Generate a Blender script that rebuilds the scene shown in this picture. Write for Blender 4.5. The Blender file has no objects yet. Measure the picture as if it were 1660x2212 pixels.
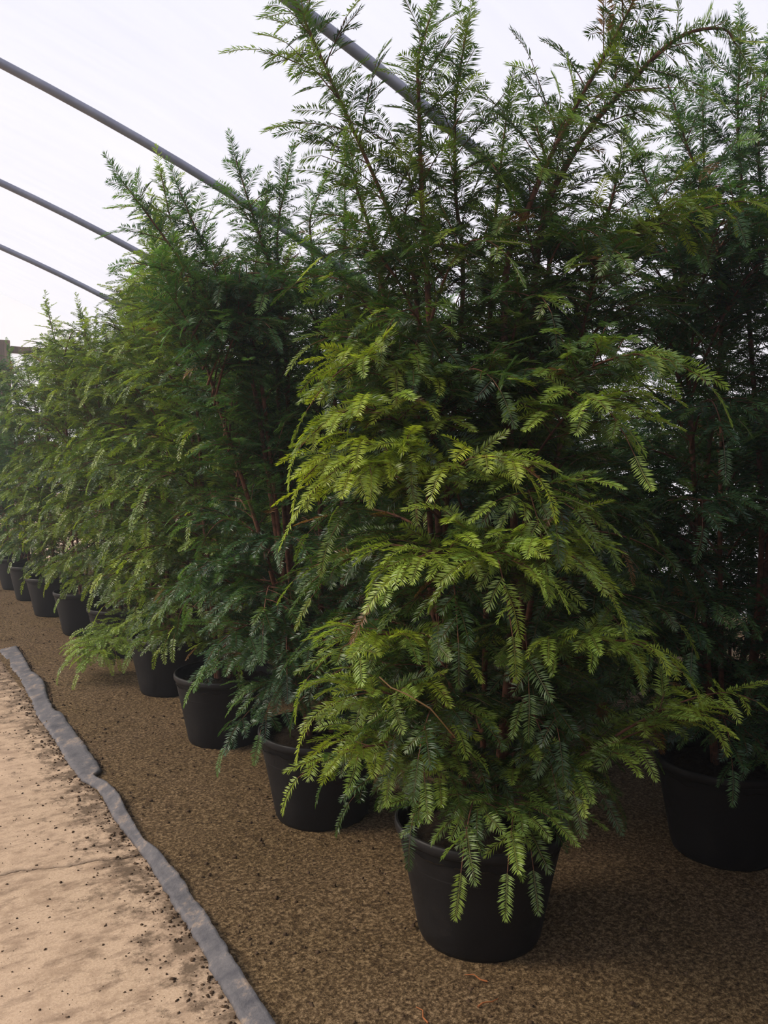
import bpy, math, random
import numpy as np

# ------------------------------------------------------------------ camera, world, sun, exposure
SC = bpy.context.scene
COL = SC.collection
F_PX, CAM_H = 1790.0, 1.5
PITCH = math.atan(116.0 / F_PX)
cam_d = bpy.data.cameras.new('camera')
cam = bpy.data.objects.new('camera', cam_d)
COL.objects.link(cam)
cam.location = (0, 0, CAM_H)
cam.rotation_euler = (math.pi / 2 - PITCH, 0, 0)
cam_d.sensor_fit = 'VERTICAL'
cam_d.sensor_height = 24.0
cam_d.lens = 24.0 * F_PX / 2212.0
cam_d.clip_start = 0.05
SC.camera = cam

SC.view_settings.view_transform = 'Standard'
SC.view_settings.look = 'None'
SC.view_settings.gamma = 1.0
SC.view_settings.exposure = 0.0
SC.view_settings.use_curve_mapping = False
SC.cycles.max_bounces = 7
SC.cycles.diffuse_bounces = 3
SC.cycles.glossy_bounces = 2
SC.cycles.transmission_bounces = 4
SC.cycles.transparent_max_bounces = 6
SC.cycles.use_adaptive_sampling = True
SC.cycles.adaptive_threshold = 0.03
SC.cycles.caustics_reflective = False
SC.cycles.caustics_refractive = False
SC.cycles.sample_clamp_indirect = 4.0
SC.cycles.use_denoising = True

SKY = 1.03
world = bpy.data.worlds.new('world')
SC.world = world
world.use_nodes = True
nt = world.node_tree
nt.nodes.clear()
wo = nt.nodes.new('ShaderNodeOutputWorld')
bg = nt.nodes.new('ShaderNodeBackground')
tc = nt.nodes.new('ShaderNodeTexCoord')
sx = nt.nodes.new('ShaderNodeSeparateXYZ')
cr = nt.nodes.new('ShaderNodeValToRGB')
nt.links.new(tc.outputs['Generated'], sx.inputs[0])
nt.links.new(sx.outputs['Z'], cr.inputs[0])
e = cr.color_ramp.elements
e[0].position = 0.0; e[0].color = (1.02, 0.98, 0.98, 1)
e[1].position = 0.55; e[1].color = (0.86, 0.87, 1.0, 1)
nt.links.new(cr.outputs[0], bg.inputs[0])
bg.inputs[1].default_value = SKY
nt.links.new(bg.outputs[0], wo.inputs[0])

from mathutils import Vector
sun_d = bpy.data.lights.new('sun', 'SUN')
sun = bpy.data.objects.new('sun', sun_d)
COL.objects.link(sun)
sun_d.energy = 4.6
sun_d.angle = math.radians(22)
sun_d.color = (1.0, 0.86, 0.68)
SUN_TO = Vector((-0.88, -0.05, 0.66))
sun.rotation_euler = SUN_TO.to_track_quat('Z', 'Y').to_euler()
sun.location = (-6, -2, 8)

# ------------------------------------------------------------------ frames of reference
A = np.array([-0.5393, 0.8421])      # along the tunnel and the rows of pots
N = np.array([0.8421, 0.5393])       # across the tunnel, towards its right side
YAW = math.atan2(A[1], A[0]) - math.pi / 2


def W(u, s, z=0.0):
    return np.array([N[0] * u + A[0] * s, N[1] * u + A[1] * s, z])


def V3(x, y, depth):
    """a point of the place from its bearing and its distance"""
    c, s = math.cos(PITCH), math.sin(PITCH)
    d = np.array([(x - 830) / F_PX, c - (y - 1106) / F_PX * s, -s - (y - 1106) / F_PX * c])
    return np.array([0, 0, CAM_H]) + d * (depth / d[1])


# ------------------------------------------------------------------ material helpers
def mat(name):
    m = bpy.data.materials.new(name)
    m.use_nodes = True
    t = m.node_tree
    t.nodes.clear()
    return m, t, t.nodes.new('ShaderNodeOutputMaterial')


def nd(t, kind, **kw):
    n = t.nodes.new(kind)
    for k, v in kw.items():
        if k.startswith('i_'):
            key = k[2:]
            n.inputs[int(key) if key.isdigit() else key.replace('_', ' ')].default_value = v
        else:
            setattr(n, k, v)
    return n


def ramp(t, fac, stops):
    r = t.nodes.new('ShaderNodeValToRGB')
    el = r.color_ramp.elements
    while len(el) < len(stops):
        el.new(0.5)
    for q, (p, c) in zip(el, stops):
        q.position = p
        q.color = (*c, 1) if len(c) == 3 else c
    t.links.new(fac, r.inputs[0])
    return r.outputs[0]


def mix(t, fac, a, b, blend='MIX'):
    m = t.nodes.new('ShaderNodeMix')
    m.data_type = 'RGBA'
    m.blend_type = blend
    for sock, v in ((m.inputs[0], fac), (m.inputs[6], a), (m.inputs[7], b)):
        if hasattr(v, 'links'):
            t.links.new(v, sock)
        elif isinstance(v, (int, float)):
            sock.default_value = v
        else:
            sock.default_value = (*v, 1)
    return m.outputs[2]


def noise(t, scale, detail=4, rough=0.55, vec=None):
    n = nd(t, 'ShaderNodeTexNoise', i_Scale=scale, i_Detail=detail, i_Roughness=rough)
    if vec is not None:
        t.links.new(vec, n.inputs['Vector'])
    return n.outputs['Fac']


def obj_coord(t):
    return t.nodes.new('ShaderNodeTexCoord').outputs['Object']


def principled(t, out, color, rough=0.8, spec=0.3, bump=None, bump_d=0.01, bump_s=0.5, metal=0.0):
    p = t.nodes.new('ShaderNodeBsdfPrincipled')
    if hasattr(color, 'links'):
        t.links.new(color, p.inputs['Base Color'])
    else:
        p.inputs['Base Color'].default_value = (*color, 1)
    if hasattr(rough, 'links'):
        t.links.new(rough, p.inputs['Roughness'])
    else:
        p.inputs['Roughness'].default_value = rough
    p.inputs['Specular IOR Level'].default_value = spec
    p.inputs['Metallic'].default_value = metal
    if bump is not None:
        b = nd(t, 'ShaderNodeBump', i_Strength=bump_s, i_Distance=bump_d)
        t.links.new(bump, b.inputs['Height'])
        t.links.new(b.outputs[0], p.inputs['Normal'])
    t.links.new(p.outputs[0], out.inputs[0])
    return p


# needles: two tone attribute channels (fresh growth, hue variation), third = dead / woody
def needle_mat(name, dark, mid, fresh):
    m, t, o = mat(name)
    at = nd(t, 'ShaderNodeAttribute', attribute_name='tone')
    sp = nd(t, 'ShaderNodeSeparateColor')
    t.links.new(at.outputs['Color'], sp.inputs[0])
    base = ramp(t, sp.outputs[0], [(0.0, dark), (0.5, mid), (1.0, fresh)])
    base = mix(t, sp.outputs[1], base, mix(t, 1.0, base, (1.6, 1.22, 0.35), 'MULTIPLY'))
    base = mix(t, sp.outputs[2], base, (0.20, 0.085, 0.035))
    d = t.nodes.new('ShaderNodeBsdfDiffuse')
    tr = t.nodes.new('ShaderNodeBsdfTranslucent')
    gl = nd(t, 'ShaderNodeBsdfGlossy', i_Roughness=0.42)
    gl.inputs[0].default_value = (0.9, 0.95, 1.0, 1)
    t.links.new(base, d.inputs[0])
    t.links.new(mix(t, 1.0, base, (1.5, 1.6, 0.8), 'MULTIPLY'), tr.inputs[0])
    m1 = nd(t, 'ShaderNodeMixShader', i_0=0.36)
    t.links.new(d.outputs[0], m1.inputs[1])
    t.links.new(tr.outputs[0], m1.inputs[2])
    m2 = nd(t, 'ShaderNodeMixShader', i_0=0.035)
    t.links.new(m1.outputs[0], m2.inputs[1])
    t.links.new(gl.outputs[0], m2.inputs[2])
    t.links.new(m2.outputs[0], o.inputs[0])
    return m


M = {}
M['needles'] = needle_mat('needles', (0.010, 0.026, 0.009), (0.040, 0.088, 0.018), (0.24, 0.36, 0.065))
M['needles_blue'] = needle_mat('needles_blue', (0.009, 0.026, 0.013), (0.034, 0.088, 0.030), (0.15, 0.30, 0.080))

m, t, o = mat('bark')
c = obj_coord(t)
nf = noise(t, 60, 4, 0.6, c)
principled(t, o, ramp(t, nf, [(0.3, (0.040, 0.020, 0.013)), (0.7, (0.170, 0.075, 0.045))]), 0.85, 0.2, nf, 0.003, 0.6)
M['bark'] = m
m, t, o = mat('dry_bark')
principled(t, o, (0.42, 0.27, 0.13), 0.8, 0.2)
M['dry_bark'] = m

m, t, o = mat('pot_plastic')
c = obj_coord(t)
nf = noise(t, 9, 5, 0.6, c)
nf2 = noise(t, 90, 3, 0.6, c)
principled(t, o, ramp(t, nf, [(0.3, (0.0060, 0.0060, 0.0068)), (0.62, (0.009, 0.0085, 0.009)), (0.8, (0.020, 0.016, 0.013))]),
           ramp(t, nf, [(0.3, (0.42,) * 3), (0.8, (0.7,) * 3)]), 0.28, nf2, 0.0015, 0.35)
M['pot'] = m

m, t, o = mat('potting_soil')
c = obj_coord(t)
nf = noise(t, 55, 6, 0.7, c)
principled(t, o, ramp(t, nf, [(0.3, (0.008, 0.006, 0.004)), (0.75, (0.05, 0.036, 0.024))]), 0.95, 0.1, nf, 0.02, 1.0)
M['soil'] = m

m, t, o = mat('sand_bed')
c = obj_coord(t)
fine = noise(t, 75, 5, 0.85, c)
midn = noise(t, 24, 6, 0.75, c)
big = noise(t, 1.1, 4, 0.55, c)
base = ramp(t, fine, [(0.36, (0.020, 0.012, 0.006)), (0.5, (0.122, 0.080, 0.042)), (0.64, (0.38, 0.27, 0.16))])
base = mix(t, ramp(t, big, [(0.35, (0, 0, 0)), (0.65, (1, 1, 1))]), base, mix(t, 1.0, base, (0.90, 0.90, 0.80), 'MULTIPLY'))
base = mix(t, ramp(t, midn, [(0.56, (0, 0, 0)), (0.68, (0.75, 0.75, 0.75))]), base, (0.045, 0.028, 0.015))
vo = nd(t, 'ShaderNodeTexVoronoi', i_Scale=26.0)
t.links.new(c, vo.inputs['Vector'])
fl = ramp(t, vo.outputs['Distance'], [(0.045, (1, 1, 1)), (0.09, (0, 0, 0))])
base = mix(t, fl, base, (0.30, 0.20, 0.10))
principled(t, o, base, 0.95, 0.12, mix(t, 0.5, fine, midn), 0.012, 0.9)
M['sand'] = m

m, t, o = mat('concrete')
c = obj_coord(t)
fine = noise(t, 120, 4, 0.7, c)
midn = noise(t, 9, 6, 0.68, c)
st = nd(t, 'ShaderNodeMapping', vector_type='POINT')
st.inputs['Scale'].default_value = (6, 14, 6)
t.links.new(c, st.inputs[0])
streak = noise(t, 1.0, 6, 0.72, st.outputs[0])
big = noise(t, 1.3, 4, 0.5, c)
base = ramp(t, fine, [(0.3, (0.40, 0.285, 0.185)), (0.7, (0.60, 0.455, 0.32))])
base = mix(t, ramp(t, midn, [(0.48, (0, 0, 0)), (0.66, (0.7, 0.7, 0.7))]), base, (0.27, 0.185, 0.12))
base = mix(t, ramp(t, streak, [(0.50, (0, 0, 0)), (0.66, (0.8, 0.8, 0.8))]), base, (0.17, 0.115, 0.075))
base = mix(t, ramp(t, big, [(0.4, (0, 0, 0)), (0.7, (0.5, 0.5, 0.5))]), base, (0.60, 0.44, 0.31))
# grit fallen from the bed lies thicker along the slab's edge
sxy = nd(t, 'ShaderNodeSeparateXYZ')
t.links.new(c, sxy.inputs[0])
mr = nd(t, 'ShaderNodeMapRange')
mr.inputs[1].default_value = 0.50; mr.inputs[2].default_value = 0.90
mr.inputs[3].default_value = 0.0; mr.inputs[4].default_value = 0.27
t.links.new(sxy.outputs['X'], mr.inputs[0])
ad = nd(t, 'ShaderNodeMath', operation='ADD')
t.links.new(mr.outputs[0], ad.inputs[0])
t.links.new(noise(t, 11, 6, 0.75, c), ad.inputs[1])
base = mix(t, ramp(t, ad.outputs[0], [(0.62, (0, 0, 0)), (0.76, (0.88, 0.88, 0.88))]), base, (0.10, 0.070, 0.045))
principled(t, o, base, 0.9, 0.2, mix(t, 0.5, fine, midn), 0.006, 0.6)
M['concrete'] = m

m, t, o = mat('edging_fabric')
c = obj_coord(t)
nf = noise(t, 14, 6, 0.7, c)
n2 = noise(t, 130, 2, 0.6, c)
base = ramp(t, nf, [(0.32, (0.065, 0.065, 0.075)), (0.54, (0.13, 0.125, 0.13)), (0.70, (0.34, 0.26, 0.19))])
base = mix(t, ramp(t, n2, [(0.4, (0.25,) * 3), (0.6, (0, 0, 0))]), base, (0.08, 0.08, 0.09))
principled(t, o, base, 0.75, 0.3, mix(t, 0.5, nf, n2), 0.006, 0.6)
M['edging'] = m

m, t, o = mat('galvanised_steel')
c = obj_coord(t)
principled(t, o, ramp(t, noise(t, 7, 4, 0.6, c), [(0.3, (0.17, 0.18, 0.235)), (0.7, (0.25, 0.26, 0.32))]), 0.5, 0.5, metal=0.35)
M['steel'] = m

m, t, o = mat('polythene')
c = obj_coord(t)
mp = nd(t, 'ShaderNodeMapping')
mp.inputs['Rotation'].default_value = (0, 0, 0.5)
mp.inputs['Scale'].default_value = (0.8, 5.0, 0.8)
t.links.new(c, mp.inputs[0])
cre = noise(t, 1.6, 6, 0.6, mp.outputs[0])
soft = noise(t, 0.7, 3, 0.5, c)
tb = t.nodes.new('ShaderNodeBsdfTransparent')
tl = t.nodes.new('ShaderNodeBsdfTranslucent')
colr = mix(t, 0.5, ramp(t, cre, [(0.3, (0.93, 0.93, 0.97)), (0.7, (1.0, 1.0, 1.0))]), ramp(t, soft, [(0.3, (0.93, 0.93, 0.985)), (0.7, (1, 1, 1))]))
t.links.new(colr, tb.inputs[0])
t.links.new(mix(t, 1.0, colr, (0.9, 0.9, 0.92), 'MULTIPLY'), tl.inputs[0])
ms = nd(t, 'ShaderNodeMixShader', i_0=0.22)
t.links.new(tb.outputs[0], ms.inputs[1])
t.links.new(tl.outputs[0], ms.inputs[2])
t.links.new(ms.outputs[0], o.inputs[0])
M['film'] = m

m, t, o = mat('weathered_timber')
c = obj_coord(t)
mp = nd(t, 'ShaderNodeMapping')
mp.inputs['Scale'].default_value = (14, 14, 1.2)
t.links.new(c, mp.inputs[0])
g = noise(t, 3, 4, 0.6, mp.outputs[0])
principled(t, o, ramp(t, g, [(0.3, (0.10, 0.085, 0.07)), (0.7, (0.24, 0.17, 0.13))]), 0.85, 0.2, g, 0.003, 0.5)
M['timber'] = m
m, t, o = mat('orange_board')
principled(t, o, (0.75, 0.36, 0.14), 0.7, 0.2)
M['orange'] = m
m, t, o = mat('dark_crumb')
c = obj_coord(t)
principled(t, o, ramp(t, noise(t, 30, 3, 0.6, c), [(0.3, (0.03, 0.019, 0.011)), (0.7, (0.12, 0.08, 0.05))]), 0.95, 0.1)
M['crumb'] = m
m, t, o = mat('dead_leaf')
principled(t, o, (0.30, 0.11, 0.04), 0.8, 0.2)
M['deadleaf'] = m
m, t, o = mat('outside_ground')
c = obj_coord(t)
principled(t, o, ramp(t, noise(t, 3, 4, 0.6, c), [(0.3, (0.5, 0.34, 0.2)), (0.7, (0.62, 0.45, 0.3))]), 0.9, 0.2)
M['outside'] = m


# ------------------------------------------------------------------ mesh helpers
def link(name, me, material, parent=None, kind=None):
    ob = bpy.data.objects.new(name, me)
    COL.objects.link(ob)
    if material is not None and not me.materials:
        me.materials.append(material)
    if parent is not None:
        ob.parent = parent
    if kind:
        ob['kind'] = kind
    return ob


def mesh_np(name, verts, quads, tone=None, smooth=False):
    """mesh from an (n,3) array and an (m,4) array of quads (a repeated last index makes it a triangle)"""
    me = bpy.data.meshes.new(name)
    verts = np.asarray(verts, dtype=np.float32)
    quads = np.asarray(quads, dtype=np.int32)
    me.vertices.add(len(verts))
    me.vertices.foreach_set('co', verts.ravel())
    me.loops.add(quads.size)
    me.loops.foreach_set('vertex_index', quads.ravel())
    me.polygons.add(len(quads))
    k = quads.shape[1]
    me.polygons.foreach_set('loop_start', np.arange(0, quads.size, k, dtype=np.int32))
    me.polygons.foreach_set('loop_total', np.full(len(quads), k, dtype=np.int32))
    if smooth:
        me.polygons.foreach_set('use_smooth', np.ones(len(quads), dtype=bool))
    me.update(calc_edges=True)
    if tone is not None:
        at = me.attributes.new('tone', 'FLOAT_COLOR', 'POINT')
        c4 = np.ones((len(verts), 4), dtype=np.float32)
        c4[:, :3] = tone
        at.data.foreach_set('color', c4.ravel())
    return me


class Tubes:
    def __init__(self):
        self.v, self.q, self.n = [], [], 0

    def add(self, pts, r0, r1, sides=5, tip=True):
        pts = np.asarray(pts, dtype=float)
        n = len(pts)
        tan = np.gradient(pts, axis=0)
        tan /= np.linalg.norm(tan, axis=1)[:, None] + 1e-9
        ref = np.array([0.31, 0.17, 0.93]) if abs(tan[0, 2]) < 0.8 else np.array([1.0, 0.1, 0.05])
        b1 = np.cross(tan, ref)
        b1 /= np.linalg.norm(b1, axis=1)[:, None] + 1e-9
        b2 = np.cross(tan, b1)
        r = np.linspace(r0, r1, n)[:, None, None]
        an = np.linspace(0, 2 * math.pi, sides, endpoint=False)
        ring = pts[:, None, :] + r * (np.cos(an)[None, :, None] * b1[:, None, :] + np.sin(an)[None, :, None] * b2[:, None, :])
        self.v.append(ring.reshape(-1, 3))
        i = np.arange(n - 1)[:, None] * sides
        j = np.arange(sides)[None, :]
        j2 = (j + 1) % sides
        q = np.stack([i + j, i + j2, i + sides + j2, i + sides + j], -1).reshape(-1, 4) + self.n
        self.q.append(q)
        self.n += n * sides

    def mesh(self, name):
        return mesh_np(name, np.concatenate(self.v), np.concatenate(self.q), smooth=True)


def lathe(prof, seg=64, wob=0.0, seed=0):
    rnd = np.random.RandomState(seed)
    an = np.linspace(0, 2 * math.pi, seg, endpoint=False)
    ph = rnd.rand(3) * 6
    v = []
    for r, z in prof:
        k = 1 + wob * (z > 0.3) * (0.6 * np.sin(2 * an + ph[0]) + 0.3 * np.sin(3 * an + ph[1]))
        v.append(np.stack([r * k * np.cos(an), r * k * np.sin(an), np.full(seg, z)], -1))
    v = np.concatenate(v)
    i = np.arange(len(prof) - 1)[:, None] * seg
    j = np.arange(seg)[None, :]
    j2 = (j + 1) % seg
    q = np.stack([i + j, i + j2, i + seg + j2, i + seg + j], -1).reshape(-1, 4)
    return v, q


def box_mesh(name, lo, hi):
    x0, y0, z0 = lo
    x1, y1, z1 = hi
    v = [(x0, y0, z0), (x1, y0, z0), (x1, y1, z0), (x0, y1, z0), (x0, y0, z1), (x1, y0, z1), (x1, y1, z1), (x0, y1, z1)]
    q = [(0, 3, 2, 1), (4, 5, 6, 7), (0, 1, 5, 4), (1, 2, 6, 5), (2, 3, 7, 6), (3, 0, 4, 7)]
    return mesh_np(name, v, q)


def unit(v):
    return v / (math.sqrt(float(v @ v)) + 1e-9)


# ------------------------------------------------------------------ the setting
def tunnel_obj(name, me, material, kind='structure'):
    ob = link(name, me, material, kind=kind)
    ob.rotation_euler = (0, 0, YAW)
    return ob


# local frame of tunnel objects: x = across (u), y = along (s)
def grid(x0, x1, y0, y1, nx, ny, zf):
    xs, ys = np.linspace(x0, x1, nx), np.linspace(y0, y1, ny)
    X, Y = np.meshgrid(xs, ys)
    Z = zf(X, Y)
    v = np.stack([X, Y, Z], -1).reshape(-1, 3)
    i = np.arange(ny - 1)[:, None] * nx
    j = np.arange(nx - 1)[None, :]
    q = np.stack([i + j, i + j + 1, i + nx + j + 1, i + nx + j], -1).reshape(-1, 4)
    return v, q


S_BACK, S_END = -5.0, 12.1
ARC_U, ARC_Z, ARC_W, ARC_H = -4.95, -3.45, 13.2, 8.25


def arc_z(u):
    return ARC_Z + ARC_H * math.sqrt(max(0.0, 1 - ((u - ARC_U) / ARC_W) ** 2))


rs = np.random.RandomState(3)
v, q = grid(0.872, 7.1, S_BACK, S_END, 280, 620,
            lambda X, Y: 0.004 * np.sin(X * 7 + 1.3 * np.sin(Y * 3)) + 0.003 * np.sin(Y * 11 + X * 5) + rs.randn(*X.shape) * 0.0016 + 0.006)
tunnel_obj('floor_bed', mesh_np('floor_bed', v, q, smooth=True), M['sand'])

# concrete slab with a thin open crack: two castings that meet in a jagged line
crack = [(-3.2, 3.26), (-1.5, 3.22), (-0.6, 3.26), (-0.1, 3.215), (0.2, 3.20), (0.395, 3.181), (0.465, 3.184), (0.539, 3.153), (0.62, 3.117),
         (0.669, 3.115), (0.726, 3.108), (0.797, 3.075), (0.97, 3.06)]


def crack_pts(dy):
    r2 = random.Random(5)
    out = []
    for (xa, ya), (xb, yb) in zip(crack, crack[1:]):
        for k in range(4):
            f = k / 4
            out.append((xa + (xb - xa) * f, ya + (yb - ya) * f + r2.uniform(-.004, .004) + dy))
    out.append((crack[-1][0], crack[-1][1] + dy))
    return out


def slab(name, edge, ystop):
    """a casting whose one end follows the crack"""
    fr = np.concatenate([[0.0], np.geomspace(0.004, 1.0, 26)])
    vv, qq = [], []
    nr = len(fr) + 1
    for (x, y) in edge:
        vv.append((x, y, -0.004))
        for f in fr:
            vv.append((x, y + (ystop - y) * f, 0.0))
    for k in range(len(edge) - 1):
        for j_ in range(nr - 1):
            a0 = k * nr + j_
            quad = (a0, a0 + nr, a0 + nr + 1, a0 + 1)
            qq.append(quad if ystop > 0 else quad[::-1])
    return mesh_np(name, vv, qq)


CW = 0.0045
tunnel_obj('floor_path_near', slab('floor_path_near', crack_pts(-CW), S_BACK), M['concrete'])
tunnel_obj('floor_path_far', slab('floor_path_far', crack_pts(CW), S_END), M['concrete'])
tunnel_obj('floor_subsoil', box_mesh('floor_subsoil', (-17.2, S_BACK, -0.12), (7.1, S_END, -0.005)), M['soil'])
v, q = grid(-17.1, -3.2, S_BACK, S_END, 12, 30, lambda X, Y: X * 0 + 0.0)
tunnel_obj('floor_bed_left', mesh_np('floor_bed_left', v, q), M['sand'])

# curved polythene roof
th0, th1 = math.asin(-ARC_Z / ARC_H), math.pi - math.asin(-ARC_Z / ARC_H)
ths = np.linspace(th0, th1, 73)
ys = np.linspace(S_BACK, S_END, 60)
HOOPS = [-4.8, -2.7, -0.6, 1.5, 3.63, 5.78, 7.92, 9.9]
TH, YY = np.meshgrid(ths, ys)
sag = np.zeros_like(YY)
ph = np.interp(YY, HOOPS + [12.0], np.arange(len(HOOPS) + 1))
sag = 0.028 * np.sin(np.pi * (ph % 1.0)) ** 2
v = np.stack([ARC_U + (ARC_W - sag + 0.03) * np.cos(TH), YY, ARC_Z + (ARC_H - sag + 0.03) * np.sin(TH)], -1).reshape(-1, 3)
nx, ny = len(ths), len(ys)
i = np.arange(ny - 1)[:, None] * nx
j = np.arange(nx - 1)[None, :]
q = np.stack([i + j, i + j + 1, i + nx + j + 1, i + nx + j], -1).reshape(-1, 4)
tunnel_obj('ceiling', mesh_np('ceiling', v, q, smooth=True), M['film'])

# end walls: the far one of film, with a doorway between timber posts
DOOR = (-0.9, 1.66)


def end_wall(s, door):
    us = np.linspace(ARC_U - 11.9, ARC_U + 11.9, 160)
    vv, qq = [], []
    for u in us:
        vv += [(u, s, 0.0), (u, s, max(0.02, arc_z(u)))]
    for k in range(len(us) - 1):
        if door and DOOR[0] < us[k] < DOOR[1]:
            continue
        qq.append((2 * k, 2 * k + 2, 2 * k + 3, 2 * k + 1))
    return vv, qq


tunnel_obj('wall_far', mesh_np('wall_far', *end_wall(S_END, True)), M['film'])
tunnel_obj('wall_back_light_block', mesh_np('wall_back_light_block', *end_wall(S_BACK, False)), M['timber'])  # unseen wall, made opaque to cut fill light from behind the camera
v, q = grid(-14, 14, S_END + 0.02, S_END + 26, 6, 6, lambda X, Y: X * 0 - 0.02)
tunnel_obj('ground_outside', mesh_np('ground_outside', v, q), M['outside'])


def tag(ob, label, cat, group=None):
    ob['label'] = label
    ob['category'] = cat
    if group:
        ob['group'] = group
    return ob


hoop_labels = {0: 'nearest grey steel tunnel hoop, partly hidden by the tall conifer leaders',
               1: 'thick grey steel hoop curving down to the second conifer, topmost at left edge',
               2: 'middle grey steel hoop of the three crossing the left edge',
               3: 'thin grey steel hoop, lowest of three crossing the left edge'}
for k, s in enumerate(HOOPS):
    idx = k - 4
    if idx < 0:
        continue
    tb_ = Tubes()
    th = np.linspace(th0 - 0.01, th1 + 0.01, 90)
    tb_.add(np.stack([ARC_U + ARC_W * np.cos(th), np.full(90, 0.0), ARC_Z + ARC_H * np.sin(th)], -1), 0.030, 0.030, 14)
    ob = link('tunnel_hoop', tb_.mesh('tunnel_hoop'), M['steel'])
    p = W(0, s)
    ob.location = (p[0], p[1], 0)
    ob.rotation_euler = (0, 0, YAW)
    tag(ob, hoop_labels.get(idx, 'distant grey steel hoop hidden behind the conifer row'), 'tunnel hoop',
        'steel hoops carrying the polythene roof')

# timber end frame at the far end: posts, head beam and a low rail
def timber(name, lo, hi, label, cat):
    ob = link(name, box_mesh(name, lo, hi), M['timber'])
    b = ob.modifiers.new('bevel', 'BEVEL'); b.width = 0.008; b.segments = 2
    ob.rotation_euler = (0, 0, YAW)
    return tag(ob, label, cat)


timber('door_post', (1.64, S_END - 0.16, 0.0), (1.80, S_END - 0.02, 3.05), 'upright dark timber post at far left end of the tunnel', 'post')
timber('door_post', (-1.04, S_END - 0.16, 0.0), (-0.88, S_END - 0.02, 3.05), 'timber post on far side of the end doorway', 'post')
timber('timber_beam', (1.82, S_END - 0.06, 2.90), (2.75, S_END + 0.02, 2.99), 'short brown beam beside top of far timber post', 'beam')
timber('timber_rail', (1.82, S_END - 0.06, 1.92), (5.0, S_END + 0.02, 2.02), 'horizontal brown rail low on the far end wall behind the conifers', 'rail')
timber('door_sill', (-0.86, S_END - 0.2, 0.0), (1.62, S_END + 0.02, 0.16), 'dark low sill board across the far doorway', 'sill')
pal = bpy.data.objects.new('timber_stack', None)
COL.objects.link(pal)
pal.location = W(1.15, S_END + 0.9, 0)
pal.rotation_euler = (0, 0, YAW + 0.1)
tag(pal, 'bright orange timber stack in sunlight just outside the far doorway', 'timber stack')
for kz in range(3):
    for kx in range(2):
        link('board', box_mesh('board', (-0.75 + kx * 0.76, -0.25, kz * 0.14), (-0.02 + kx * 0.76, 0.25, kz * 0.14 + 0.12)), M['orange'], pal)

# ------------------------------------------------------------------ grey fabric strip that edges the bed
EDGE = [  # s, left u, right u
    (-1.5, .80, .90), (-0.5, .82, .90), (0.6, .80, .885), (1.3, .81, .885), (1.95, .815, .892), (2.10, .825, .897), (2.34, .842, .909), (2.55, .852, .925), (2.80, .860, .930), (3.0, .872, .922),
    (3.12, .868, .905), (3.25, .866, .912), (3.42, .862, .925), (3.60, .872, .935), (3.75, .880, .938), (3.86, .862, .905), (3.92, .843, .898), (3.98, .842, .955),
    (4.20, .840, .965), (4.50, .850, .968), (4.80, .853, .978), (4.98, .850, .978), (5.05, .852, .955), (5.25, .865, .965), (5.45, .880, .985), (5.70, .892, 1.02),
    (5.95, .902, 1.03), (6.10, .905, 1.005), (6.35, .90, 1.02), (6.7, .90, 1.04), (7.0, .905, 1.05)]
rs = np.random.RandomState(11)
vv, qq = [], []
es = np.array(EDGE)
ss = np.arange(-1.5, 7.0, 0.03)
lu, ru = np.interp(ss, es[:, 0], es[:, 1]), np.interp(ss, es[:, 0], es[:, 2])
NC = 9
for k, s in enumerate(ss):
    ju = rs.randn() * 0.0022
    wr = 0.008 * math.sin(s * 9.0) + 0.006 * math.sin(s * 23 + 1)
    for c_ in range(NC):
        f = c_ / (NC - 1)
        z = 0.010 + 0.024 * f + wr * (f - 0.3) + rs.randn() * 0.0007
        if c_ == 0:
            z = 0.003
        if c_ == NC - 1:
            z = 0.010
        vv.append((lu[k] + (ru[k] - lu[k]) * f + ju, s, max(0.003, z)))
for k in range(len(ss) - 1):
    for c_ in range(NC - 1):
        a0 = k * NC + c_
        qq.append((a0, a0 + 1, a0 + NC + 1, a0 + NC))
ob = link('edging_strip', mesh_np('edging_strip', vv, qq, smooth=True), M['edging'])
ob.rotation_euler = (0, 0, YAW)
sm = ob.modifiers.new('thick', 'SOLIDIFY'); sm.thickness = 0.004; sm.offset = -1
tag(ob, 'wavy grey fabric strip edging the sandy bed along the concrete path', 'edging strip')

# crumbs of soil on path and bed (nobody could count them)
def crumbs(name, label, n, sampler, smin, smax, material, seed):
    rs = np.random.RandomState(seed)
    base = np.array([(1, 0, -.3), (-.5, .87, -.3), (-.5, -.87, -.3), (0, 0, 1), (.5, .87, .4), (.5, -.87, .4), (-1, 0, .4)], float)
    tri = np.array([(0, 4, 3, 3), (4, 1, 3, 3), (1, 6, 3, 3), (6, 2, 3, 3), (2, 5, 3, 3), (5, 0, 3, 3), (0, 1, 4, 4), (1, 2, 6, 6), (2, 0, 5, 5)])[:, :3]
    V, Q = [], []
    for k in range(n):
        u, s = sampler(rs)
        r = smin + (smax - smin) * rs.rand() ** 4
        sc = np.array([1 + rs.rand(), 1, 0.7 + .4 * rs.rand()]) * r
        a_ = rs.rand() * 6.28
        b = base * (1 + rs.randn(*base.shape) * .18) * sc
        b = np.stack([b[:, 0] * math.cos(a_) - b[:, 1] * math.sin(a_), b[:, 0] * math.sin(a_) + b[:, 1] * math.cos(a_), b[:, 2]], -1)
        V.append(b + np.array([u, s, r * .25 + (0.008 if u > .94 else 0.0)]))
        Q.append(tri + k * 7)
    ob = link(name, mesh_np(name, np.concatenate(V), np.concatenate(Q)), material)
    ob.rotation_euler = (0, 0, YAW)
    ob['kind'] = 'stuff'
    ob['label'] = label
    ob['category'] = 'soil'
    return ob


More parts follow.
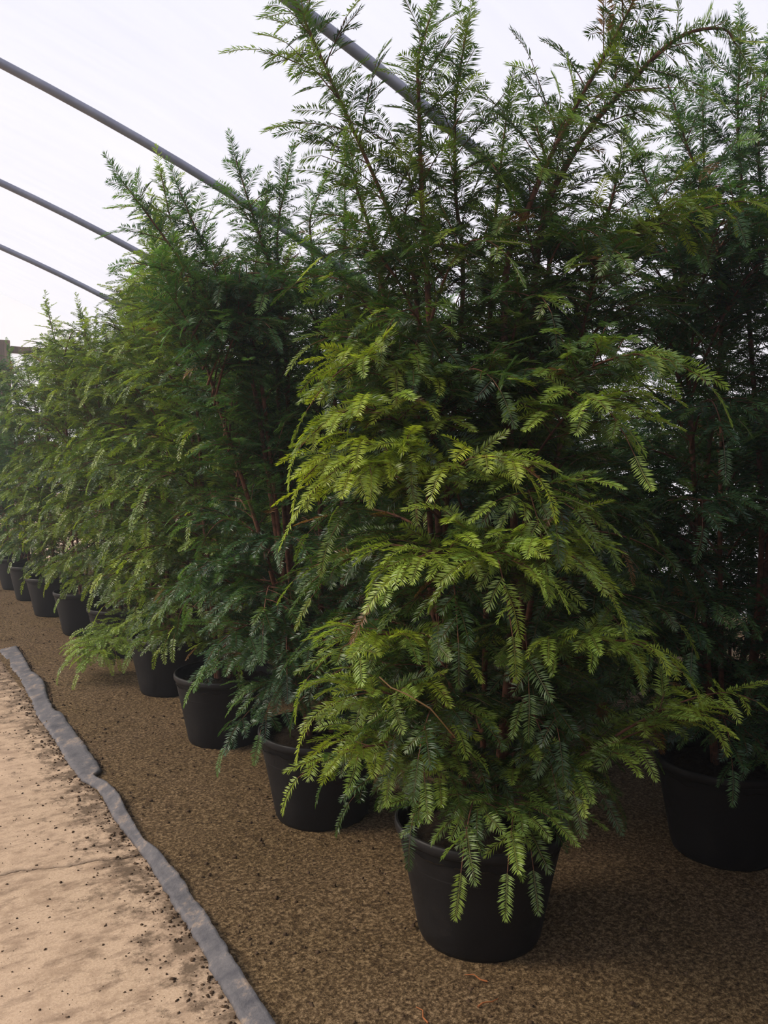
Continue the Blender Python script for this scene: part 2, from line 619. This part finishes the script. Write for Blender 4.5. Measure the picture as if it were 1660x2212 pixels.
crumbs('soil_crumbs', 'dark crumbs of soil scattered over the sandy bed', 9000,
       lambda r: (0.97 + r.rand() ** 1.4 * 2.8, 0.6 + r.rand() ** 1.3 * 10.5), 0.0008, 0.0075, M['crumb'], 1)
crumbs('path_grit', 'dark grit scattered over the pale concrete path', 4200,
       lambda r: (0.83 - abs(r.randn()) * .42, 0.8 + r.rand() ** 1.3 * 8), 0.0005, 0.0042, M['crumb'], 2)
def seam(r):
    s = 1.2 + r.rand() * 6.2
    return (float(np.interp(s, es[:, 0], es[:, 1 + (r.rand() > .5)])) - (r.randn() ** 2 * .028 - .012), s)
crumbs('seam_soil', 'loose dark soil gathered along both sides of the grey strip', 7500, seam, 0.0006, 0.007, M['crumb'], 4)

# a few dead leaves on the bed
for (px, py, r0, lab) in ((1056, 2168, 0.4, 'small curled orange dead leaf on the bed below the nearest pot'),
                          (915, 2192, 1.9, 'pale brown dead needle sprig lying left of the curled orange leaf'),
                          (1030, 2112, 2.6, 'thin reddish twig lying just under the nearest pot base')):
    g_ = V3(px, py, 1.0)
    d_ = g_ - np.array([0, 0, CAM_H])
    p = np.array([0, 0, CAM_H]) + d_ * ((0.014 - CAM_H) / d_[2])
    tb_ = Tubes()
    L = 0.034
    tb_.add([(-L, 0, 0), (-L * .4, .006, .003), (L * .3, -.003, .005), (L, .007, .001)], 0.0028, 0.0012, 5)
    ob = link('dead_leaf', tb_.mesh('dead_leaf'), M['deadleaf'])
    ob.location = p
    ob.rotation_euler = (0, 0, r0)
    tag(ob, lab, 'dead leaf', 'dead leaves on the sandy bed')


# ------------------------------------------------------------------ shoots (needle sprays), branches, plants
def shoot_template(L, spacing, nl, nw, droop, seed, radial=False):
    """a shoot along +x, needles left and right in the xy plane; returns verts, quads, stem flag, tip factor"""
    rs = np.random.RandomState(seed)
    V, Q, T = [], [], []
    k = 0
    n = max(4, int(L / spacing))

    def axis(t):
        return np.array([L * t, 0.0, -droop * L * t * t])
    for i in range(n):
        for sd in (-1, 1):
            t = (i + 0.5 + 0.25 * sd) / n
            a = math.radians(68 - 26 * t ** 2 + rs.randn() * 7)
            ln = nl * (0.78 + 0.30 * math.sin(math.pi * min(1, .15 + .75 * t)) - .16 * t ** 4) * (1 + rs.randn() * .09)
            base = axis(t)
            roll = rs.rand() * 6.28 if radial else 0.0
            side = np.array([0.0, math.cos(roll) * sd, math.sin(roll) + (0.0 if radial else 0.22 + rs.randn() * .16)])
            side = unit(side)
            tang = unit(np.array([1.0, 0, -2 * droop * t]))
            d = unit(tang * math.cos(a) + side * math.sin(a))
            up = np.cross(tang, side) * sd
            wv = unit(np.cross(d, unit(up + rs.randn(3) * .25))) * nw * .5
            tip = base + d * ln - np.array([0, 0, .12 * ln])
            mid = base + d * ln * .45
            V += [base, mid + wv, tip, mid - wv]
            Q.append((k, k + 1, k + 2, k + 3))
            T += [0, 0, 0, 0]
            k += 4
    # terminal needles
    base = axis(1.0)
    for a in (-.35, .0, .35):
        tang = unit(np.array([1.0, a, -2 * droop]))
        wv = np.array([0, nw * .5, 0])
        V += [base, base + tang * nl * .3 + wv, base + tang * nl * .62, base + tang * nl * .3 - wv]
        Q.append((k, k + 1, k + 2, k + 3)); T += [0] * 4; k += 4
    # the shoot's own thin stem
    for t0_, t1_ in ((0, .5), (.5, 1)):
        p, r = axis(t0_), axis(t1_)
        w_ = np.array([0, .0011, 0])
        V += [p - w_, p + w_, r + w_ * .7, r - w_ * .7]
        Q.append((k, k + 1, k + 2, k + 3)); T += [1] * 4; k += 4
        w_ = np.array([0, 0, .0011])
        V += [p - w_, p + w_, r + w_ * .7, r - w_ * .7]
        Q.append((k, k + 1, k + 2, k + 3)); T += [1] * 4; k += 4
    return np.array(V), np.array(Q), np.array(T, float)


LENS = (0.032, 0.048, 0.070, 0.108)
LODS = {}
for lod, (spc, nl, nw) in enumerate(((0.0037, 0.0245, 0.0034), (0.0054, 0.025, 0.0048), (0.0085, 0.026, 0.0074))):
    LODS[lod] = [[shoot_template(L, spc, nl, nw, dr, 10 * i_ + j_) for j_, dr in enumerate((.08, .22, .38))] +
                 [shoot_template(L, spc, nl * 1.15, nw, .10, 77 + i_, radial=True), shoot_template(L, spc * 1.15, nl * 1.3, nw * 1.05, .18, 99 + i_)] for i_, L in enumerate(LENS)]


class Foliage:
    def __init__(self, lod):
        self.lod = lod
        self.inst = {}

    def shoot(self, o, d, up, L, tone, var=None, scale=1.0):
        i = 0
        while i < 3 and L > (LENS[i] + LENS[i + 1]) / 2:
            i += 1
        j = random.randrange(3) if var is None else var
        x = unit(d)
        y = np.cross(up, x)
        y = unit(y)
        z = np.cross(x, y)
        s = L / LENS[i] * scale
        s = min(1.15, max(.75, s))
        self.inst.setdefault((i, j), []).append((np.stack([x, y, z], 1) * s, o, tone))

    def mesh(self, name):
        V, Q, T, n = [], [], [], 0
        for (i, j), lst in self.inst.items():
            tv, tq, ts = LODS[self.lod][i][j]
            R = np.array([x[0] for x in lst]); O = np.array([x[1] for x in lst]); tn = np.array([x[2] for x in lst])
            vv = np.einsum('nij,kj->nki', R, tv) + O[:, None, :]
            V.append(vv.reshape(-1, 3))
            k = len(tv)
            Q.append((tq[None] + (np.arange(len(lst)) * k)[:, None, None] + n).reshape(-1, 4))
            tt = np.repeat(tn[:, None, :], k, axis=1)
            tt = tt.copy()
            tt[:, :, 2] = np.maximum(tt[:, :, 2], ts[None, :] * .45)
            T.append(tt.reshape(-1, 3))
            n += k * len(lst)
        return mesh_np(name, np.concatenate(V), np.concatenate(Q), np.concatenate(T))


UP = np.array([0, 0, 1.0])


def rnd_unit(k=1.0):
    return np.array([random.gauss(0, k), random.gauss(0, k), random.gauss(0, k)])


def twig(F, T, o, d, up, L, droop, tone, rate=0.028, spread=50, var=None, slen=None):
    """a twig that carries shoots left and right and ends in one"""
    d = unit(d)
    side = unit(np.cross(up, d))
    n = max(0, int((L - 0.03) / rate))
    pts = [o + d * L * t - UP * droop * L * t * t for t in (0, .35, .7, 1.0)]
    if L > .1:
        T.add(pts, .0022, .0012, 3)
    sg = random.choice((-1, 1))
    for k in range(n):
        t = (0.03 + k * rate) / L
        p = o + d * L * t - UP * droop * L * t * t
        tang = unit(d - UP * 2 * droop * t)
        a = math.radians(spread + random.gauss(0, 8))
        sd = unit(tang * math.cos(a) + side * sg * math.sin(a) - UP * random.uniform(-.12, .42) + rnd_unit(.12))
        sl = (slen or .058) * random.uniform(.65, 1.35)
        tn = tone(t)
        F.shoot(p, sd, unit(up + rnd_unit(.22)), sl, tn, var)
        sg = -sg
    F.shoot(pts[-1], unit(d - UP * (2 * droop + .15)), unit(up + rnd_unit(.15)), max(.045, min(.10, L * .6 + .02)), tone(1.0), var)
    if L > .12:
        F.shoot(pts[1], unit(d + side * .25), unit(up + rnd_unit(.2)), .12, tone(.4), var)


def curve(p0, p1, p2, n):
    t = np.linspace(0, 1, n)[:, None]
    return (1 - t) ** 2 * p0 + 2 * t * (1 - t) * p1 + t * t * p2


def tone_fn(pl, base):
    def f(t):
        # only the end of a branch is this year's pale growth
        fresh = base + .30 * t * t + random.gauss(0, .15)
        if random.random() < pl.get('dead', .006):
            return (.5, .5, .8)
        return (min(1, max(0, fresh)), min(1, max(0, pl['yellow'] + random.gauss(0, .16))), 0.0)
    return f


def branch(pl, root, o, d, L, rise, droop, base=.42, yellow=None, name='branch', dense=1.0, r0=.0055, end=None, mid=None):
    """a side branch: curved wood, side twigs in a loose fan, drooping tips"""
    F, T = Foliage(pl['lod']), Tubes()
    d = unit(d)
    if end is None:
        end = o + d * L + UP * (rise - droop) * L
        mid = o + d * L * .5 + UP * rise * L * .9
    P = curve(o, mid, end, 14)
    L = float(np.linalg.norm(np.diff(P, axis=0), axis=1).sum())
    T.add(P, r0, .0018, 5)
    q = dict(pl)
    if yellow is not None:
        q['yellow'] = yellow
    tf = tone_fn(q, base)
    n = int(L * 30 * dense)
    sg = random.choice((-1, 1))
    for k in range(n):
        t = .16 + .82 * (k + random.random() * .5) / n
        x = t * 13
        i = min(12, int(x))
        p = P[i] + (P[i + 1] - P[i]) * (x - i)
        tang = unit(P[i + 1] - P[i])
        side = unit(np.cross(UP, tang) + rnd_unit(.12))
        a = math.radians(random.uniform(38, 66))
        ll = (L * .46 * (1.1 - t) + .05) * random.uniform(.65, 1.25)
        td = unit(tang * math.cos(a) + side * sg * math.sin(a) + UP * random.uniform(-.15, .42))
        twig(F, T, p, td, unit(UP + rnd_unit(.28)), min(ll, .24), random.uniform(.0, .30), lambda tt, t=t: tf(.5 * t + .5 * tt),
             rate=.030 if pl['lod'] == 0 else (.033 if pl['lod'] == 1 else .042))
        sg = -sg
    twig(F, T, P[-1], unit(P[-1] - P[-2]), UP, .13, .4, lambda tt: tf(.6 + .4 * tt))
    wood = link(name, T.mesh(name), M['bark'], root)
    link('foliage', F.mesh('foliage'), pl['mat'], wood)
    return wood


def leader(pl, root, ctrl, leafy=.35, spread=(32, 62), tw=.24, base=.34, r0=.013, bare=False):
    """an upright stem with short twigs all around its upper part"""
    F, T = Foliage(pl['lod']), Tubes()
    ctrl = np.array(ctrl, float)
    tt = np.linspace(0, 1, len(ctrl))
    # smooth interpolation through the control points (Catmull-Rom)
    P = []
    c = np.vstack([2 * ctrl[0] - ctrl[1], ctrl, 2 * ctrl[-1] - ctrl[-2]])
    for k in range(1, len(c) - 2):
        for f in np.linspace(0, 1, 8, endpoint=False):
            P.append(.5 * ((2 * c[k]) + (-c[k - 1] + c[k + 1]) * f + (2 * c[k - 1] - 5 * c[k] + 4 * c[k + 1] - c[k + 2]) * f * f + (-c[k - 1] + 3 * c[k] - 3 * c[k + 1] + c[k + 2]) * f ** 3))
    P.append(c[-2])
    P = np.array(P)
    T.add(P, r0, .0022, 7)
    seg = np.linalg.norm(np.diff(P, axis=0), axis=1)
    cum = np.concatenate([[0], np.cumsum(seg)])
    L = cum[-1]
    tf = tone_fn(pl, base)
    s = L * leafy
    az = random.uniform(0, 6.28)
    # side twigs spiral round the leader
    while s < L - .02:
        i = min(len(seg) - 1, int(np.searchsorted(cum, s)) - 1)
        i = max(0, i)
        p = P[i] + (P[i + 1] - P[i]) * ((s - cum[i]) / seg[i])
        tang = unit(P[i + 1] - P[i])
        b1 = unit(np.cross(tang, np.array([.3, .9, .1])))
        b2 = np.cross(tang, b1)
        az += 2.4 + random.gauss(0, .3)
        out = b1 * math.cos(az) + b2 * math.sin(az)
        rem = L - s
        ll = min(tw, .06 + rem * .42) * random.uniform(.6, 1.3)
        a = math.radians(random.uniform(*spread))
        td = unit(tang * math.cos(a) + out * math.sin(a))
        if ll < .12 or random.random() < .35:
            F.shoot(p, td, unit(tang + rnd_unit(.2)), max(.05, min(.13, ll * 1.2)), tf(.4 * s / L + .4), 4)
        else:
            twig(F, T, p, td, unit(tang + rnd_unit(.15)), ll, random.uniform(.0, .30), lambda x, s=s: tf(.4 * s / L + .5 * x),
                 rate=.034, slen=.07, var=4)
        s += random.uniform(.020, .038) * (1.0 if pl['lod'] < 2 else 1.4)
    # needles straight on the leader's young wood
    s = max(L * .55, L - 0.5)
    while s < L:
        i = max(0, min(len(seg) - 1, int(np.searchsorted(cum, s)) - 1))
        p = P[i]
        tang = unit(P[i + 1] - P[i])
        F.shoot(p, tang, unit(np.cross(tang, rnd_unit())), .11, tf(.6), 3)
        s += .07
    F.shoot(P[-1], unit(P[-1] - P[-2]), unit(np.cross(P[-1] - P[-2], rnd_unit())), .11, tf(1), 3)
    wood = link('stem', T.mesh('stem'), M['bark'], root)
    link('foliage', F.mesh('foliage'), pl['mat'], wood)
    return wood


RIM = [(0.165, 0.0), (0.186, 0.004), (0.192, 0.012)]


def pot_parts(root, sc, seed):
    hz = sc * .83
    seg = 72
    prof = [(0.001, 0.004), (0.140, 0.004), (0.154, 0.0), (0.164, 0.007), (0.169, 0.022), (0.175, 0.06), (0.197, 0.20), (0.218, 0.325), (0.2225, 0.355), (0.2265, 0.360)]
    inner = [(0.222, 0.385), (0.2165, 0.360), (0.2125, 0.325), (0.2085, 0.27)]
    v, q = lathe([(r * sc, z * hz) for r, z in prof], seg, .010, seed)
    pot = link('pot', mesh_np('pot', v, q, smooth=True), M['pot'], root)
    rp = [(0.2225, 0.350), (0.2265, 0.352), (0.2295, 0.357), (0.2305, 0.366), (0.2300, 0.378), (0.2280, 0.3845), (0.2245, 0.386), (0.2215, 0.384)] + inner
    v, q = lathe([(r * sc, z * hz) for r, z in rp], seg, .022, seed)
    link('rim', mesh_np('rim', v, q, smooth=True), M['pot'], pot)
    rs = np.random.RandomState(seed)
    rings = [(r_, (.345 + .012 * math.cos(r_ * 12)) * hz) for r_ in np.linspace(.001, .222 * sc, 14)]
    v, q = lathe(rings, 48, 0.0, seed)
    v[:, 2] += rs.randn(len(v)) * .005 - .004
    link('soil', mesh_np('soil', v, q, smooth=True), M['soil'], root)


def plant(x, y, label, lod, h, rad, n_branch, leaders, seed, matn='needles', yellow=.1, group=None, pot_s=1.16,
          extra=None, gap=None, zmin=.54, prof=None, flat=1.0, base=.36, topf=.84):
    """one potted conifer; leaders = list of control point lists in world metres"""
    random.seed(seed)
    np.random.seed(seed)
    root = bpy.data.objects.new('potted_conifer', None)
    COL.objects.link(root)
    tag(root, label, 'potted conifer', group)
    c0 = np.array([x, y, 0.0])
    root.location = (x, y, 0)
    pl = dict(lod=lod, mat=M[matn], yellow=yellow)
    pot_parts(root, pot_s, seed)
    if leaders is None:
        leaders = []
        nst = 7 if lod < 2 else 5
        for k in range(nst):
            az = 6.28 * k / nst + random.uniform(-.4, .4)
            lean = random.uniform(.18, .55)
            hh = h * random.uniform(.80, 1.0)
            o = np.array([math.cos(az), math.sin(az), 0])
            leaders.append([(.05 * o + UP * .34), (.14 * o + UP * hh * .4), (lean * .55 * o + UP * hh * .75), (lean * o + UP * hh)])
    else:
        leaders = [[np.asarray(p) - c0 for p in L_] for L_ in leaders]
        out = []
        for L_ in leaders:
            if len(L_) < 2 or L_[0][2] > .5:
                st = unit(np.array([L_[0][0], L_[0][1], 0])) * .05 + UP * .34
                lo = L_[0]
                mid = np.array([st[0] * 2.0 + lo[0] * .25, st[1] * 2.0 + lo[1] * .25, (.34 + lo[2]) * .5])
                L_ = [st, mid] + L_
            out.append(L_)
        leaders = out
    stems = [np.array(L_, float) for L_ in leaders]
    for k, L_ in enumerate(leaders):
        leader(pl, root, L_, leafy=.42, r0=.0125 * random.uniform(.8, 1.15), base=base + .14)
    prof = prof or [(.0, .62), (.12, .90), (.45, 1.0), (.7, .95), (.88, .72), (1.0, .45)]
    pz, pr = [a[0] for a in prof], [a[1] for a in prof]
    ztop = h * topf
    for k in range(n_branch):
        f = (k + random.random()) / n_branch
        f = f ** 1.12
        z = zmin + (ztop - zmin) * f
        az = k * 2.39996 + random.gauss(0, .25)
        R = rad * float(np.interp(f, pz, pr)) * random.uniform(.78, 1.15)
        dirv = np.array([math.cos(az), math.sin(az) * flat, 0])
        if gap and gap[0] < f < gap[1] and -dirv[1] * .9 - dirv[0] * .35 > .35 and random.random() < .9:
            continue
        # start on the nearest stem at that height
        best, bd = None, 9
        for S in stems:
            i = int(np.searchsorted(S[:, 2], z))
            if i <= 0 or i >= len(S):
                continue
            w_ = (z - S[i - 1, 2]) / (S[i, 2] - S[i - 1, 2] + 1e-6)
            p = S[i - 1] + (S[i] - S[i - 1]) * w_
            sc_ = -float(p[:2] @ dirv[:2]) + random.uniform(0, .15)
            if sc_ < bd:
                best, bd = p, sc_
        o = best if best is not None else np.array([0, 0, z])
        o = o.copy()
        o[2] -= .06
        tgt = dirv * R
        dd = np.array([tgt[0] - o[0], tgt[1] - o[1], 0])
        L = max(.22, float(np.linalg.norm(dd)))
        if f < .12:
            rise, droop = random.uniform(.15, .45), random.uniform(.1, .35)
        elif f < .6:
            rise, droop = random.uniform(.25, .6), random.uniform(.1, .4)
        else:
            rise, droop = random.uniform(.7, 1.3), random.uniform(.0, .25)
            L *= .8
        yel = yellow + (random.random() < .15) * .22
        branch(pl, root, o, dd, L, rise, droop, base=base, yellow=yel)
    if extra:
        extra(pl, root, c0)
    return root


def Wp(px, py, dep, dz=0.0):
    return V3(px, py, dep)


# ---- the nearest conifer
X1, Y1 = 0.304, 2.555


def extra_first(pl, root, c0):
    def E(px, py, dep):
        return V3(px, py, dep) - c0
    # long low branch reaching to the right over the bed
    def long_branch(pts, base, yellow, r0, dens=1.0, nm='branch'):
        p = [E(*a) for a in pts]
        return branch(pl, root, p[0], p[-1] - p[0], 1, 0, 0, base=base, yellow=yellow, end=p[-1], mid=p[1], r0=r0, dense=dens, name=nm)
    long_branch([(1060, 1700, 2.52), (1190, 1660, 2.30), (1420, 1565, 2.25)], .72, .3, .007, .9)
    long_branch([(1330, 1590, 2.27), (1440, 1520, 2.25), (1530, 1500, 2.22)], .85, .3, .004, 1.5)
    long_branch([(1000, 1640, 2.5), (880, 1590, 2.25), (745, 1620, 2.22)], .72, .32, .004, 1.2)
    long_branch([(960, 1560, 2.45), (870, 1480, 2.2), (775, 1500, 2.16)], .70, .35, .004, 1.3)
    long_branch([(980, 1420, 2.45), (870, 1340, 2.15), (765, 1385, 2.12)], .62, .3, .004, 1.1)
    long_branch([(1050, 1300, 2.4), (1000, 1150, 2.08), (900, 1210, 2.05)], .80, .35, .004, 1.2)
    long_branch([(1080, 1250, 2.4), (1120, 1130, 2.06), (1220, 1190, 2.05)], .80, .2, .004, 1.2)
    long_branch([(1060, 1260, 2.4), (1060, 1140, 2.02), (1080, 1220, 1.98)], .75, .2, .004, 1.0)
    long_branch([(1100, 1480, 2.4), (1200, 1350, 2.12), (1370, 1390, 2.12)], .74, .2, .004, 1.1)
    long_branch([(1000, 1100, 2.4), (950, 980, 2.1), (1060, 985, 2.02)], .78, .5, .004, 1.0)
    long_branch([(960, 1130, 2.4), (800, 960, 2.15), (735, 1010, 2.14)], .70, .62, .004, 1.5)
    long_branch([(960, 1080, 2.45), (820, 930, 2.2), (755, 960, 2.18)], .70, .6, .004, 1.3)
    long_branch([(960, 1000, 2.45), (830, 850, 2.2), (745, 890, 2.18)], .66, .6, .004, 1.3)
    long_branch([(960, 900, 2.45), (830, 730, 2.25), (750, 790, 2.22)], .55, .6, .004, 1.2)
    long_branch([(1150, 1000, 2.45), (1260, 820, 2.12), (1300, 870, 2.08)], .70, .2, .004, 1.2)
    long_branch([(1150, 900, 2.45), (1290, 740, 2.12), (1420, 770, 2.08)], .50, .1, .005, 1.3)
    long_branch([(1150, 1120, 2.45), (1130, 1020, 2.1), (1150, 1080, 2.05)], .65, .2, .004, 1.0)
    long_branch([(1180, 640, 2.6), (1330, 500, 2.5), (1560, 440, 2.4)], .50, .65, .006, 1.1)
    long_branch([(1100, 1740, 2.45), (1120, 1700, 2.2), (1110, 1760, 2.12)], .55, .1, .003, 1.0)
    long_branch([(1040, 1720, 2.45), (1030, 1690, 2.2), (1015, 1760, 2.10)], .55, .1, .003, 1.0)
    # pale dead twig
    T = Tubes()
    T.add([E(820, 1462, 2.0), E(845, 1485, 2.0), E(880, 1500, 2.0), E(930, 1530, 2.03), E(990, 1600, 2.2)], .0016, .0022, 4)
    link('dry_twig', T.mesh('dry_twig'), M['dry_bark'], root)['label'] = 'pale dry bare twig'


D1 = Y1
first_leaders = [
    [V3(900, 640, D1 - .02), V3(850, 480, D1 - .05), V3(745, 240, D1 - .10), V3(640, 5, D1 - .16), V3(600, -60, D1 - .18)],
    [V3(925, 640, D1 - .1), V3(912, 430, D1 - .08), V3(905, 220, D1 - .08), V3(905, 120, D1 - .1), V3(935, 25, D1 - .1)],
    [V3(1000, 640, D1), V3(985, 420, D1), V3(985, 220, D1 - .02), V3(1010, 60, D1 - .04)],
    [V3(1090, 640, D1 - .05), V3(1150, 430, D1 - .1), V3(1240, 240, D1 - .18), V3(1340, 60, D1 - .24), V3(1400, -60, D1 - .28)],
    [V3(1160, 560, D1), V3(1240, 330, D1 - .02), V3(1370, 170, D1 - .06), V3(1470, 80, D1 - .1), V3(1560, 62, D1 - .12), V3(1590, 95, D1 - .12)],
    [V3(1060, 640, D1 + .2), V3(1070, 480, D1 + .22), V3(1085, 330, D1 + .25), V3(1100, 215, D1 + .26)],
    [V3(1180, 640, D1 + .15), V3(1190, 480, D1 + .2), V3(1180, 350, D1 + .2), V3(1150, 245, D1 + .2)],
    [V3(830, 640, D1 + .1), V3(800, 500, D1 + .1), V3(775, 420, D1 + .1), V3(760, 350, D1 + .1)],
    [V3(1260, 700, D1 + .1), V3(1300, 520, D1 + .1), V3(1330, 400, D1 + .1), V3(1340, 350, D1 + .1)],
]
ROW = 'potted conifers of the front row receding along the bed'
plant(X1, Y1, 'largest potted conifer, nearest, in the black pot at front centre', 0, 2.62, .485, 80, first_leaders, 1, 'needles', .16, ROW,
      extra=extra_first, base=.27, zmin=.54, topf=.82)

# ---- the rest of the front row
D2 = 3.46
lead2 = [[V3(620, 800, D2), V3(590, 600, D2), V3(545, 460, D2 - .05), V3(510, 345, D2 - .05)],
         [V3(600, 800, D2), V3(605, 640, D2), V3(600, 500, D2), V3(625, 365, D2)],
         [V3(720, 800, D2), V3(735, 640, D2), V3(745, 500, D2), V3(745, 390, D2)],
         [V3(560, 800, D2 - .1), V3(500, 640, D2 - .15), V3(440, 530, D2 - .2), V3(385, 405, D2 - .2)],
         [V3(540, 800, D2 - .1), V3(450, 650, D2 - .2), V3(360, 520, D2 - .25), V3(265, 392, D2 - .3)],
         [V3(690, 800, D2 + .2), V3(680, 600, D2 + .2), V3(670, 480, D2 + .2), V3(690, 420, D2 + .2)],
         [V3(480, 900, D2 - .1), V3(430, 740, D2 - .2), V3(380, 650, D2 - .25), V3(345, 560, D2 - .25)]]
plant(-0.262, 3.42, 'potted conifer second in the front row, bare reddish stems showing mid-height', 0, 2.6, .52, 92, lead2, 2, 'needles_blue', .12, ROW, base=.30, gap=(.36, .74))
D3 = 4.39
plant(-0.85, 4.36, 'potted conifer third in the front row, low shoots drooping over its black pot', 1, 2.92, .52, 80, None, 3, 'needles', .25, ROW, base=.44)
D4 = 5.33
plant(-1.38, 5.29, 'potted conifer fourth in the front row, thin upright leaders against the roof', 1, 2.92, .52, 76, None, 4, 'needles', .3, ROW, base=.42)


def extra_fifth(pl, root, c0):
    def E(px, py, dep):
        return V3(px, py, dep) - c0
    for pts in ([(300, 1330, 6.0), (250, 1350, 5.7), (165, 1410, 5.5)], [(300, 1330, 6.0), (260, 1370, 5.6), (200, 1415, 5.4)]):
        p = [E(*a) for a in pts]
        branch(pl, root, p[0], p[-1] - p[0], 1, 0, 0, base=.85, yellow=.15, end=p[-1], mid=p[1], dense=1.2)


plant(-2.00, 6.30, 'potted conifer fifth in the front row, bright low spray reaching over the sand', 1, 2.86, .52, 70, None, 5, 'needles', .35, ROW, base=.44, extra=extra_fifth)
plant(-2.57, 7.08, 'potted conifer sixth in the front row, yellowish green lower foliage', 2, 2.86, .52, 64, None, 6, 'needles', .35, ROW, base=.44)
plant(-3.17, 7.93, 'potted conifer seventh in the front row, slim leaders above the far hoop', 2, 2.86, .52, 60, None, 7, 'needles', .25, ROW, base=.40)
plant(-3.73, 8.80, 'potted conifer eighth in the front row, near the left edge', 2, 2.86, .5, 56, None, 8, 'needles_blue', .1, ROW, base=.3)
plant(-4.20, 9.50, 'potted conifer ninth in the front row, drooping tips beside the far post', 2, 2.1, .46, 50, None, 9, 'needles_blue', .1, ROW, base=.3)
plant(-4.76, 10.35, 'dark potted conifer at the far left edge, last of the front row', 2, 1.8, .5, 50, None, 10, 'needles_blue', .05, ROW, base=.25)

# ---- second row, behind and to the right
BACK = 'potted conifers of the row behind'
XR, YR = 1.31, 3.10
DR = YR
leadR = [[V3(1560, 700, DR), V3(1540, 480, DR), V3(1480, 300, DR - .05), V3(1440, 170, DR - .05)],
         [V3(1620, 700, DR), V3(1610, 480, DR), V3(1595, 280, DR), V3(1600, 75, DR)],
         [V3(1680, 700, DR), V3(1650, 480, DR), V3(1640, 280, DR - .1), V3(1660, 110, DR - .1)],
         [V3(1480, 700, DR - .1), V3(1460, 520, DR - .1), V3(1410, 420, DR - .1), V3(1370, 320, DR - .1)],
         [V3(1700, 700, DR), V3(1740, 480, DR), V3(1760, 280, DR), V3(1780, 120, DR)],
         [V3(1560, 700, DR + .2), V3(1530, 500, DR + .2), V3(1520, 300, DR + .2), V3(1520, 190, DR + .2)]]
plant(XR, YR, 'tall potted conifer cut by the right edge, in a shaded black pot', 0, 2.8, .62, 100, leadR, 21, 'needles_blue', .08, BACK, base=.30, zmin=.5)
for k in (-2, -1, 1, 2, 3, 4, 5, 6, 7, 8):  # first ones stand out of frame, added for shade; last ones block bright gaps
    p = W(2.72, 1.98 + 1.06 * k)
    plant(p[0], p[1], 'potted conifer of the second row, some glimpsed, others added out of frame for shade', 2 if k > 1 else 1, 2.5, .54, 60, None, 31 + k, 'needles_blue', .05,
          'conifers glimpsed behind the front row', base=.28)

for k in range(-3, 9):  # row added to darken the interior and stop light showing through gaps
    p = W(3.92, 1.6 + 1.08 * k)
    plant(p[0], p[1], 'potted conifer of the third row, added to block light behind the others', 2, 1.98, .60, 84, None, 51 + k, 'needles_blue', .05,
          'conifers of the third row added to block light', base=.26)

# ------------------------------------------------------------------ scattering volume added to imitate lens-flare haze
m, t, o = mat('air')
vs = nd(t, 'ShaderNodeVolumeScatter', i_Density=0.0065, i_Anisotropy=0.45)
vs.inputs[0].default_value = (0.86, 0.93, 1.0, 1)
t.links.new(vs.outputs[0], o.inputs['Volume'])
hz = tunnel_obj('haze', box_mesh('haze', (-8.0, -4.5, 0.05), (6.8, S_END - 0.3, 4.6)), m, kind='stuff')
hz['label'] = 'thin pale haze volume added to imitate lens glare over the conifers'
hz['category'] = 'haze'
